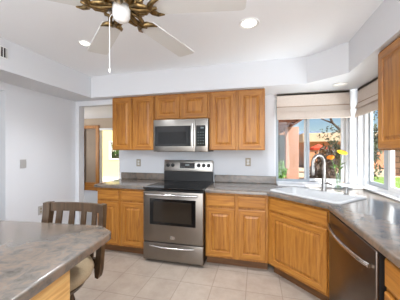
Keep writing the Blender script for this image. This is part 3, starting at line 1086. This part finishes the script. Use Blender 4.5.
# ------------------------------------------------------------------ ceiling fan
FX, FY, FZ = -0.66, 1.0, 2.085
t = thing('ceiling_fan', 'white five-blade ceiling fan with ornate brass arms and pull chain', 'ceiling fan', (FX, FY, ZC))
dz = FZ - ZC
m = MB(); m.lathe([(0, 0), (0.07, 0), (0.068, -0.02), (0.045, -0.05), (0.02, -0.06), (0.014, -0.07), (0.014, -0.14)], 24, cap=False); m.build('canopy', 'brass', t, smooth=40)
m = MB(); m.lathe([(0.014, -0.13), (0.05, -0.14), (0.115, -0.165), (0.125, -0.20), (0.125, -0.25), (0.11, -0.285), (0.07, dz + 0.045), (0, dz + 0.045)], 32, cap=False); m.build('motor_housing', 'fan_dark', t, smooth=40)
m = MB()
m.lathe([(0.128, -0.205), (0.135, -0.21), (0.135, -0.235), (0.128, -0.245)], 32, cap=False)
m.lathe([(0.075, dz + 0.05), (0.098, dz + 0.035), (0.092, dz + 0.012), (0.06, dz + 0.0)], 24, cap=False)
for k in range(10):
    a = 2 * PI * k / 10
    m.tube([(0.07 * math.cos(a), 0.07 * math.sin(a), dz + 0.01), (0.10 * math.cos(a + 0.2), 0.10 * math.sin(a + 0.2), dz + 0.035), (0.10 * math.cos(a), 0.10 * math.sin(a), dz + 0.07)], [0.006, 0.012, 0.006], 8)
m.build('brass_collar', 'brass', t, smooth=50)
m = MB(); m.lathe([(0.046, dz + 0.03), (0.044, dz - 0.0), (0.042, dz - 0.040), (0.036, dz - 0.055), (0.024, dz - 0.062), (0.02, dz - 0.066), (0, dz - 0.068)], 28, cap=False); m.build('switch_housing', 'fan_white', t, smooth=40)
m = MB(); m.tube([(-0.035, -0.03, dz - 0.04), (-0.042, -0.036, dz - 0.06), (-0.042, -0.036, dz - 0.305)], 0.0016, 6)
m.lathe([(0, 0.0), (0.004, -0.004), (0.005, -0.02), (0.002, -0.026), (0, -0.026)], 8, Matrix.Translation((-0.042, -0.036, dz - 0.305)), cap=False)
m.build('pull_chain', 'fan_white', t, smooth=40)
for deg in (139, 75, 8, -66, -144):
    R2 = Matrix.Rotation(math.radians(deg), 4, 'Z')
    P2 = R2 @ Matrix.Translation((0, 0, dz)) @ Matrix.Rotation(math.radians(-2), 4, 'X')
    m = MB()
    bl = round_rect(0.165, 0.62, -0.068, 0.068, 0.022, 4)
    bl = [(x, y * (0.82 + 0.18 * (x - 0.165) / 0.455)) for x, y in bl]
    m.prism(bl, -0.004, 0.004, P2, bev=0.001)
    bo = m.build('blade', 'fan_blade', t, smooth=30)
    A3 = Matrix.Diagonal((0.78, 0.86, 0.9, 1.0))
    m = MB()
    for s in (-1, 1):
        m.tube([P2 @ A3 @ Vector(p) for p in ((0.06, 0.012 * s, 0.008), (0.11, 0.040 * s, -0.008), (0.155, 0.030 * s, -0.014), (0.185, 0.006 * s, -0.012))], [0.007, 0.012, 0.011, 0.008], 8)
        # horn of the crescent that clasps the blade
        m.tube([P2 @ A3 @ Vector(p) for p in ((0.185, 0.0, -0.012), (0.200, 0.030 * s, -0.012), (0.228, 0.056 * s, -0.011), (0.268, 0.066 * s, -0.008))], [0.014, 0.015, 0.011, 0.003], 8)
        m.tube([P2 @ A3 @ Vector(p) for p in ((0.10, 0.036 * s, -0.01), (0.125, 0.062 * s, 0.004), (0.105, 0.074 * s, 0.012), (0.088, 0.058 * s, 0.008))], [0.007, 0.010, 0.008, 0.003], 8)
    m.tube([P2 @ A3 @ Vector(p) for p in ((0.05, 0, 0.006), (0.12, 0, -0.016), (0.19, 0, -0.016), (0.235, 0, -0.009))], [0.010, 0.013, 0.013, 0.006], 8)
    m.build('blade_arm', 'brass', t, smooth=60)

# ------------------------------------------------------------------ ceiling lights
def downlight(label, x, y, z, r, lens):
    t_ = thing('recessed_light', label, 'ceiling light', (x, y, z), 0, 'recessed ceiling lights')
    m_ = MB(); m_.lathe([(r, -0.0005), (r, -0.005), (r * 0.94, -0.010), (r * 0.76, -0.006), (r * 0.72, -0.0015)], 32, cap=False)
    m_.build('trim_ring', 'white_plastic', t_, smooth=50)
    m_ = MB(); m_.lathe([(0, -0.002), (r * 0.72, -0.002), (r * 0.72, -0.001), (0, -0.001)], 32, cap=False)
    m_.build('lens', lens, t_)
    return t_


downlight('bright round recessed light in the ceiling right of the fan', -0.06, 1.93, ZC, 0.085, 'lamp')
downlight('small round recessed light in the ceiling beside the front fan blade tip', -1.66, 1.89, ZC, 0.062, 'lamp')
downlight('round recessed light in the low soffit above the sink window corner', 0.93, 2.90, ZS, 0.075, 'lamp_dim')
add_light('downlight_glow', 'SPOT', (-0.06, 1.93, ZC - 0.02), 78, (0.93, 0.96, 1.0), (0, 0, -1), spot_size=math.radians(130), spot_blend=0.8, shadow_soft_size=0.06)
add_light('downlight_glow', 'SPOT', (-1.66, 1.89, ZC - 0.02), 78, (0.93, 0.96, 1.0), (0, 0, -1), spot_size=math.radians(130), spot_blend=0.8, shadow_soft_size=0.06)

# ------------------------------------------------------------------ wall fittings
t = thing('air_vent', 'slotted white air vent on the left soffit face at the photo edge', 'vent', (SOX, 1.592, 2.30))
m = MB(); m.box(0.0, 0.008, -0.15, 0.06, -0.055, 0.055, 0.002); m.build('frame', 'white_plastic', t)
m = MB(); m.box(0.0085, 0.0095, -0.14, 0.048, -0.045, 0.045); m.build('opening', 'dark_slot', t)
for k in range(8):
    m = MB(); m.box(0.009, 0.016, -0.136 + k * 0.0245, -0.132 + k * 0.0245, -0.045, 0.045, 0.001); m.build('louver', 'white_plastic', t)


def plate(name, label, cat, x, y, z, rz, w, h, mat, kind, group=None):
    """faces -y in its own frame"""
    t_ = thing(name, label, cat, (x, y, z), rz, group)
    m_ = MB(); m_.box(-w / 2, w / 2, -0.006, -0.0005, -h / 2, h / 2, 0.002); m_.build('cover_plate', mat, t_)
    if kind == 'switch':
        for q in (-0.022, 0.022):
            m_ = MB(); m_.box(q - 0.014, q + 0.014, -0.010, -0.006, -0.033, 0.033, 0.002); m_.build('rocker', mat, t_)
    else:
        for q in (-0.020, 0.020):
            m_ = MB(); m_.box(-0.016, 0.016, -0.0085, -0.006, q - 0.015, q + 0.015, 0.002); s_ = m_.build('socket', 'plate_beige' if mat != 'plate_beige' else 'white_plastic', t_)
            m_ = MB(); m_.box(-0.008, -0.005, -0.0092, -0.0086, q - 0.006, q + 0.007); m_.box(0.005, 0.008, -0.0092, -0.0086, q - 0.006, q + 0.007); m_.build('slots', 'dark_slot', s_)
    return t_


plate('light_switch', 'grey double light switch on the left wall', 'light switch', XL, 2.125, 1.205, PI / 2, 0.075, 0.105, 'plate_grey', 'switch')
plate('wall_outlet', 'grey power outlet low on the left wall behind the chair', 'outlet', XL, 2.355, 0.580, PI / 2, 0.075, 0.115, 'plate_grey', 'outlet', 'wall outlets')
plate('wall_outlet', 'almond power outlet on the back wall left of the range', 'outlet', -1.815, YB, 1.172, 0, 0.075, 0.115, 'plate_beige', 'outlet', 'wall outlets')
plate('wall_outlet', 'almond power outlet on the back wall right of the range', 'outlet', -0.115, YB, 1.205, 0, 0.075, 0.115, 'plate_beige', 'outlet', 'wall outlets')

# ------------------------------------------------------------------ roman shades
def roman(label, loc, rz, w, top, bot):
    t_ = thing('roman_shade', label, 'window shade', loc, rz, 'cream roman shades')
    # profile (y, z) of the folded cloth, front towards -y
    H = top - bot
    pr = [(-0.030, top), (-0.030, top - H * 0.50), (-0.058, bot + H * 0.34), (-0.066, bot + H * 0.30), (-0.036, bot + H * 0.38), (-0.034, bot + H * 0.34),
          (-0.062, bot + H * 0.06), (-0.066, bot + 0.012), (-0.058, bot), (-0.030, bot + 0.01)]
    m_ = MB()
    lo = [[(-w / 2, y, z) for y, z in pr], [(w / 2, y, z) for y, z in pr]]
    bk = [[(-w / 2, y + 0.004, z + 0.001) for y, z in pr], [(w / 2, y + 0.004, z + 0.001) for y, z in pr]]
    v0 = [[m_.bm.verts.new(p) for p in s_] for s_ in lo]
    v1 = [[m_.bm.verts.new(p) for p in s_] for s_ in bk]
    n_ = len(pr)
    for k in range(n_ - 1):
        m_.bm.faces.new((v0[0][k], v0[1][k], v0[1][k + 1], v0[0][k + 1]))
        m_.bm.faces.new((v1[0][k], v1[0][k + 1], v1[1][k + 1], v1[1][k]))
        for s_ in (0, 1):
            m_.bm.faces.new((v0[s_][k], v0[s_][k + 1], v1[s_][k + 1], v1[s_][k]))
    m_.build('fabric', 'shade', t_)
    m_ = MB(); m_.box(-w / 2, w / 2, -0.030, -0.002, top - 0.03, top, 0.003); m_.build('head_rail', 'shade', t_)
    m_ = MB(); m_.box(-w / 2, w / 2, -0.034, -0.0305, top - H * 0.53, top - H * 0.49, 0.001); m_.build('fold_line', 'shade_band', t_)  # thin darker strip where the cloth bends forward
    return t_


roman('cream folded roman shade over the sink window on the back wall', (0.70, YB - 0.001, 0), 0, 0.87, 2.126, 1.775)
roman('cream folded roman shade over the side window on the right wall', (XR - 0.001, 2.63, 0), -PI / 2, 1.03, 2.126, 1.775)

# ------------------------------------------------------------------ outside: patio, houses, plants
t = thing('patio_cover', 'brown timber patio roof beyond the sink window', 'patio cover', (-2.0, 5.5, 0))
m = MB(); m.box(0.02, 3.4, 0.0, 9.0, 2.52, 2.62); m.build('roof_deck', 'patio_brown', t)
m = MB(); m.box(3.4, 3.5, 0.0, 9.0, 2.38, 2.62, 0.01); m.build('fascia', 'patio_brown', t)
for k in range(10):
    m = MB(); m.box(0.02, 3.38, 0.3 + k * 0.93, 0.40 + k * 0.93, 2.40, 2.52, 0.005); m.build('rafter', 'patio_brown', t)
m = MB(); m.box(1.23, 1.75, 10.3, 10.7, -0.12, 2.37, 0.02)
tag(m.build('patio_column', 'stucco_pink'), 'thick pink-tan stucco column holding the patio roof', 'column')
# the house wing behind the patio with its dark sliding door
t = thing('house_wing', 'shaded house wing under the patio roof with dark sliding glass', 'building', (-2.0, 14.6, 0))
m = MB(); m.box(0, 4.3, 0, 0.2, -0.12, 2.60); m.build('wall', 'eave', t)
m = MB(); m.box(2.4, 4.2, -0.05, 0.0, -0.1, 2.3, 0.01); wf = m.build('door_frame', 'fan_dark', t)
m = MB(); m.box(2.48, 4.12, -0.06, -0.051, 0.0, 2.22); m.build('pane', 'dark_window', wf)

t = thing('neighbor_house', 'low tan flat-roofed house across the yard seen through the sink window', 'building', (4.0, 20.0, -0.12))
m = MB(); m.box(0, 14, 0, 7, 0, 2.3, 0.02); m.build('wall', 'stucco_orange', t)
m = MB(); m.box(-0.4, 14.4, -0.5, 7.4, 2.15, 2.85, 0.03); m.build('parapet', 'stucco_tan', t)
for wx in (3.4, 7.2):
    m = MB(); m.box(wx, wx + 1.4, -0.03, 0.01, 0.9, 2.0, 0.01); wf = m.build('window_frame', 'vinyl', t)
    m = MB(); m.box(wx + 0.08, wx + 1.32, -0.035, -0.031, 0.98, 1.92); m.build('pane', 'dark_window', wf)

t = thing('patio_umbrella', 'red patio umbrella in front of the tan neighbouring house', 'umbrella', (3.78, 15.5, -0.25))
m = MB(); m.lathe([(0, 2.0), (0.06, 1.98), (0.3, 1.86), (0.52, 1.74), (0.52, 1.62), (0.50, 1.62), (0.50, 1.72), (0.3, 1.83), (0, 1.94)], 8, cap=False); m.build('canopy', 'red_canvas', t)
m = MB(); m.lathe([(0.025, 0), (0.025, 2.0)], 10); m.build('pole', 'vinyl', t, smooth=40)
m = MB(); m.lathe([(0.25, 0), (0.25, 0.06), (0.04, 0.09), (0.04, 0.2)], 16); m.build('base', 'vinyl', t, smooth=40)


def foliage(mb, cx, cy, cz, rx, ry, rz, n, size, rnd):
    for _ in range(n):
        while True:
            p = Vector((rnd.uniform(-1, 1), rnd.uniform(-1, 1), rnd.uniform(-1, 1)))
            if 0.25 < p.length < 1:
                break
        c = Vector((cx + p.x * rx, cy + p.y * ry, cz + p.z * rz))
        e = Euler((rnd.uniform(0, 6.3), rnd.uniform(0, 6.3), rnd.uniform(0, 6.3))).to_matrix()
        s = size * rnd.uniform(0.6, 1.3)
        q = [c + e @ Vector(v) for v in ((-s, 0, 0), (0, -s * 0.45, 0.02 * s), (s, 0, 0), (0, s * 0.45, 0.02 * s))]
        vs = [mb.bm.verts.new(v) for v in q]
        mb.bm.faces.new(vs)


def shrub(label, x, y, r, h, leaf, seed, n=900, size=0.09, group='garden shrubs beyond the sink window'):
    rnd = random.Random(seed)
    t_ = thing('shrub', label, 'shrub', (x, y, -0.12), 0, group)
    m_ = MB()
    for k in range(5):
        foliage(m_, rnd.uniform(-r * 0.4, r * 0.4), rnd.uniform(-r * 0.4, r * 0.4), h * rnd.uniform(0.35, 0.72), r * 0.62, r * 0.62, h * 0.34, n // 5, size, rnd)
    m_.build('foliage', leaf, t_)
    m_ = MB()
    for k in range(5):
        a = rnd.uniform(0, 6.28)
        m_.tube([(0, 0, 0), (0.2 * r * math.cos(a), 0.2 * r * math.sin(a), h * 0.35), (0.6 * r * math.cos(a), 0.6 * r * math.sin(a), h * 0.75)], [0.03, 0.022, 0.008], 6)
    m_.build('stem', 'bark', t_, smooth=60)


shrub('dark brownish shrub straight behind the faucet outside the window', 2.35, 8.6, 0.62, 1.55, 'leaf_brown', 3)
shrub('low dark shrub between the window mullion and the faucet outside the window', 1.78, 7.3, 0.45, 1.25, 'leaf_brown', 9)
shrub('dusty green shrub behind the yellow flower outside the window', 3.75, 9.3, 0.75, 2.1, 'leaf_dark', 4)
shrub('olive shrub further back between the faucet and the tree', 3.6, 11.5, 0.9, 1.9, 'leaf_dark', 5)
shrub('small green plant standing in the shade left of the pink column', 0.78, 9.0, 0.35, 1.05, 'leaf_green', 6, 400, 0.08)
shrub('green bush behind the sunroom window in the yellow wall', -7.05, 10.2, 0.8, 2.0, 'leaf_green', 8, 900, 0.10, None)

# bare-branched tree beyond the sink window
rnd = random.Random(11)
t = thing('yard_tree', 'dark crooked tree arching behind the shrubs outside the sink window', 'tree', (3.9, 10.6, -0.12))
m = MB()
m.tube([(0, 0, 0), (0.05, 0, 0.9), (-0.05, 0.05, 1.6), (-0.35, 0.0, 2.2), (-0.75, 0.1, 2.65), (-1.2, 0.1, 2.85)], [0.11, 0.10, 0.085, 0.06, 0.04, 0.02], 10)
m.build('trunk', 'bark', t, smooth=60)
tips = []
for a_, b_, c_ in (((-0.05, 0.05, 1.6), (0.35, 0.1, 2.3), (0.65, 0.2, 3.1)), ((-0.35, 0, 2.2), (-0.25, 0.2, 2.8), (0.05, 0.3, 3.4)), ((-0.75, 0.1, 2.65), (-0.95, 0.0, 3.1), (-0.8, 0.0, 3.5)), ((0.0, 0, 1.2), (0.3, -0.3, 1.9), (0.4, -0.4, 2.6)), ((-0.35, 0.0, 2.2), (-0.6, -0.2, 2.3), (-0.9, -0.3, 2.15))):
    m = MB(); m.tube([a_, b_, c_], [0.05, 0.03, 0.012], 8); m.build('branch', 'bark', t, smooth=60)
    tips.append(c_)
m = MB()
for c in tips:
    foliage(m, c[0], c[1], c[2], 0.55, 0.55, 0.38, 130, 0.06, rnd)
m.build('leaves', 'leaf_dark', t)

# side yard trees over the block wall
for i, (x, y, h, lb) in enumerate(((7.2, 17.5, 3.2, 'rounded green tree over the block wall, nearer the corner of the side window'), (14.0, 16.5, 3.4, 'rounded green tree over the block wall, farther along behind the wall cabinet'))):
    rnd = random.Random(30 + i)
    t = thing('garden_tree', lb, 'tree', (x, y, -0.12), 0, 'trees over the block wall')
    m = MB(); m.tube([(0, 0, 0), (0.05, 0, h * 0.3), (0, 0.05, h * 0.6)], [0.12, 0.10, 0.06], 10); m.build('trunk', 'bark', t, smooth=60)
    m = MB()
    for k in range(6):
        foliage(m, rnd.uniform(-0.5, 0.5), rnd.uniform(-0.5, 0.5), h * rnd.uniform(0.5, 0.85), 0.8, 0.8, 0.6, 200, 0.13, rnd)
    m.build('crown', 'leaf_dark', t)

# far hills
m = MB()
rnd = random.Random(5)
N = 40
loops = []
prof = [6 + 9 * math.exp(-((k - 22) / 9.0) ** 2) + rnd.uniform(-0.8, 0.8) for k in range(N + 1)]
for k in range(N + 1):
    x = -60 + 170 * k / N
    h = prof[k]
    loops.append([(x, 150, -2), (x, 162, h * 0.55), (x, 172, h), (x, 190, h * 0.5), (x, 200, -2)])
m.rings(loops)
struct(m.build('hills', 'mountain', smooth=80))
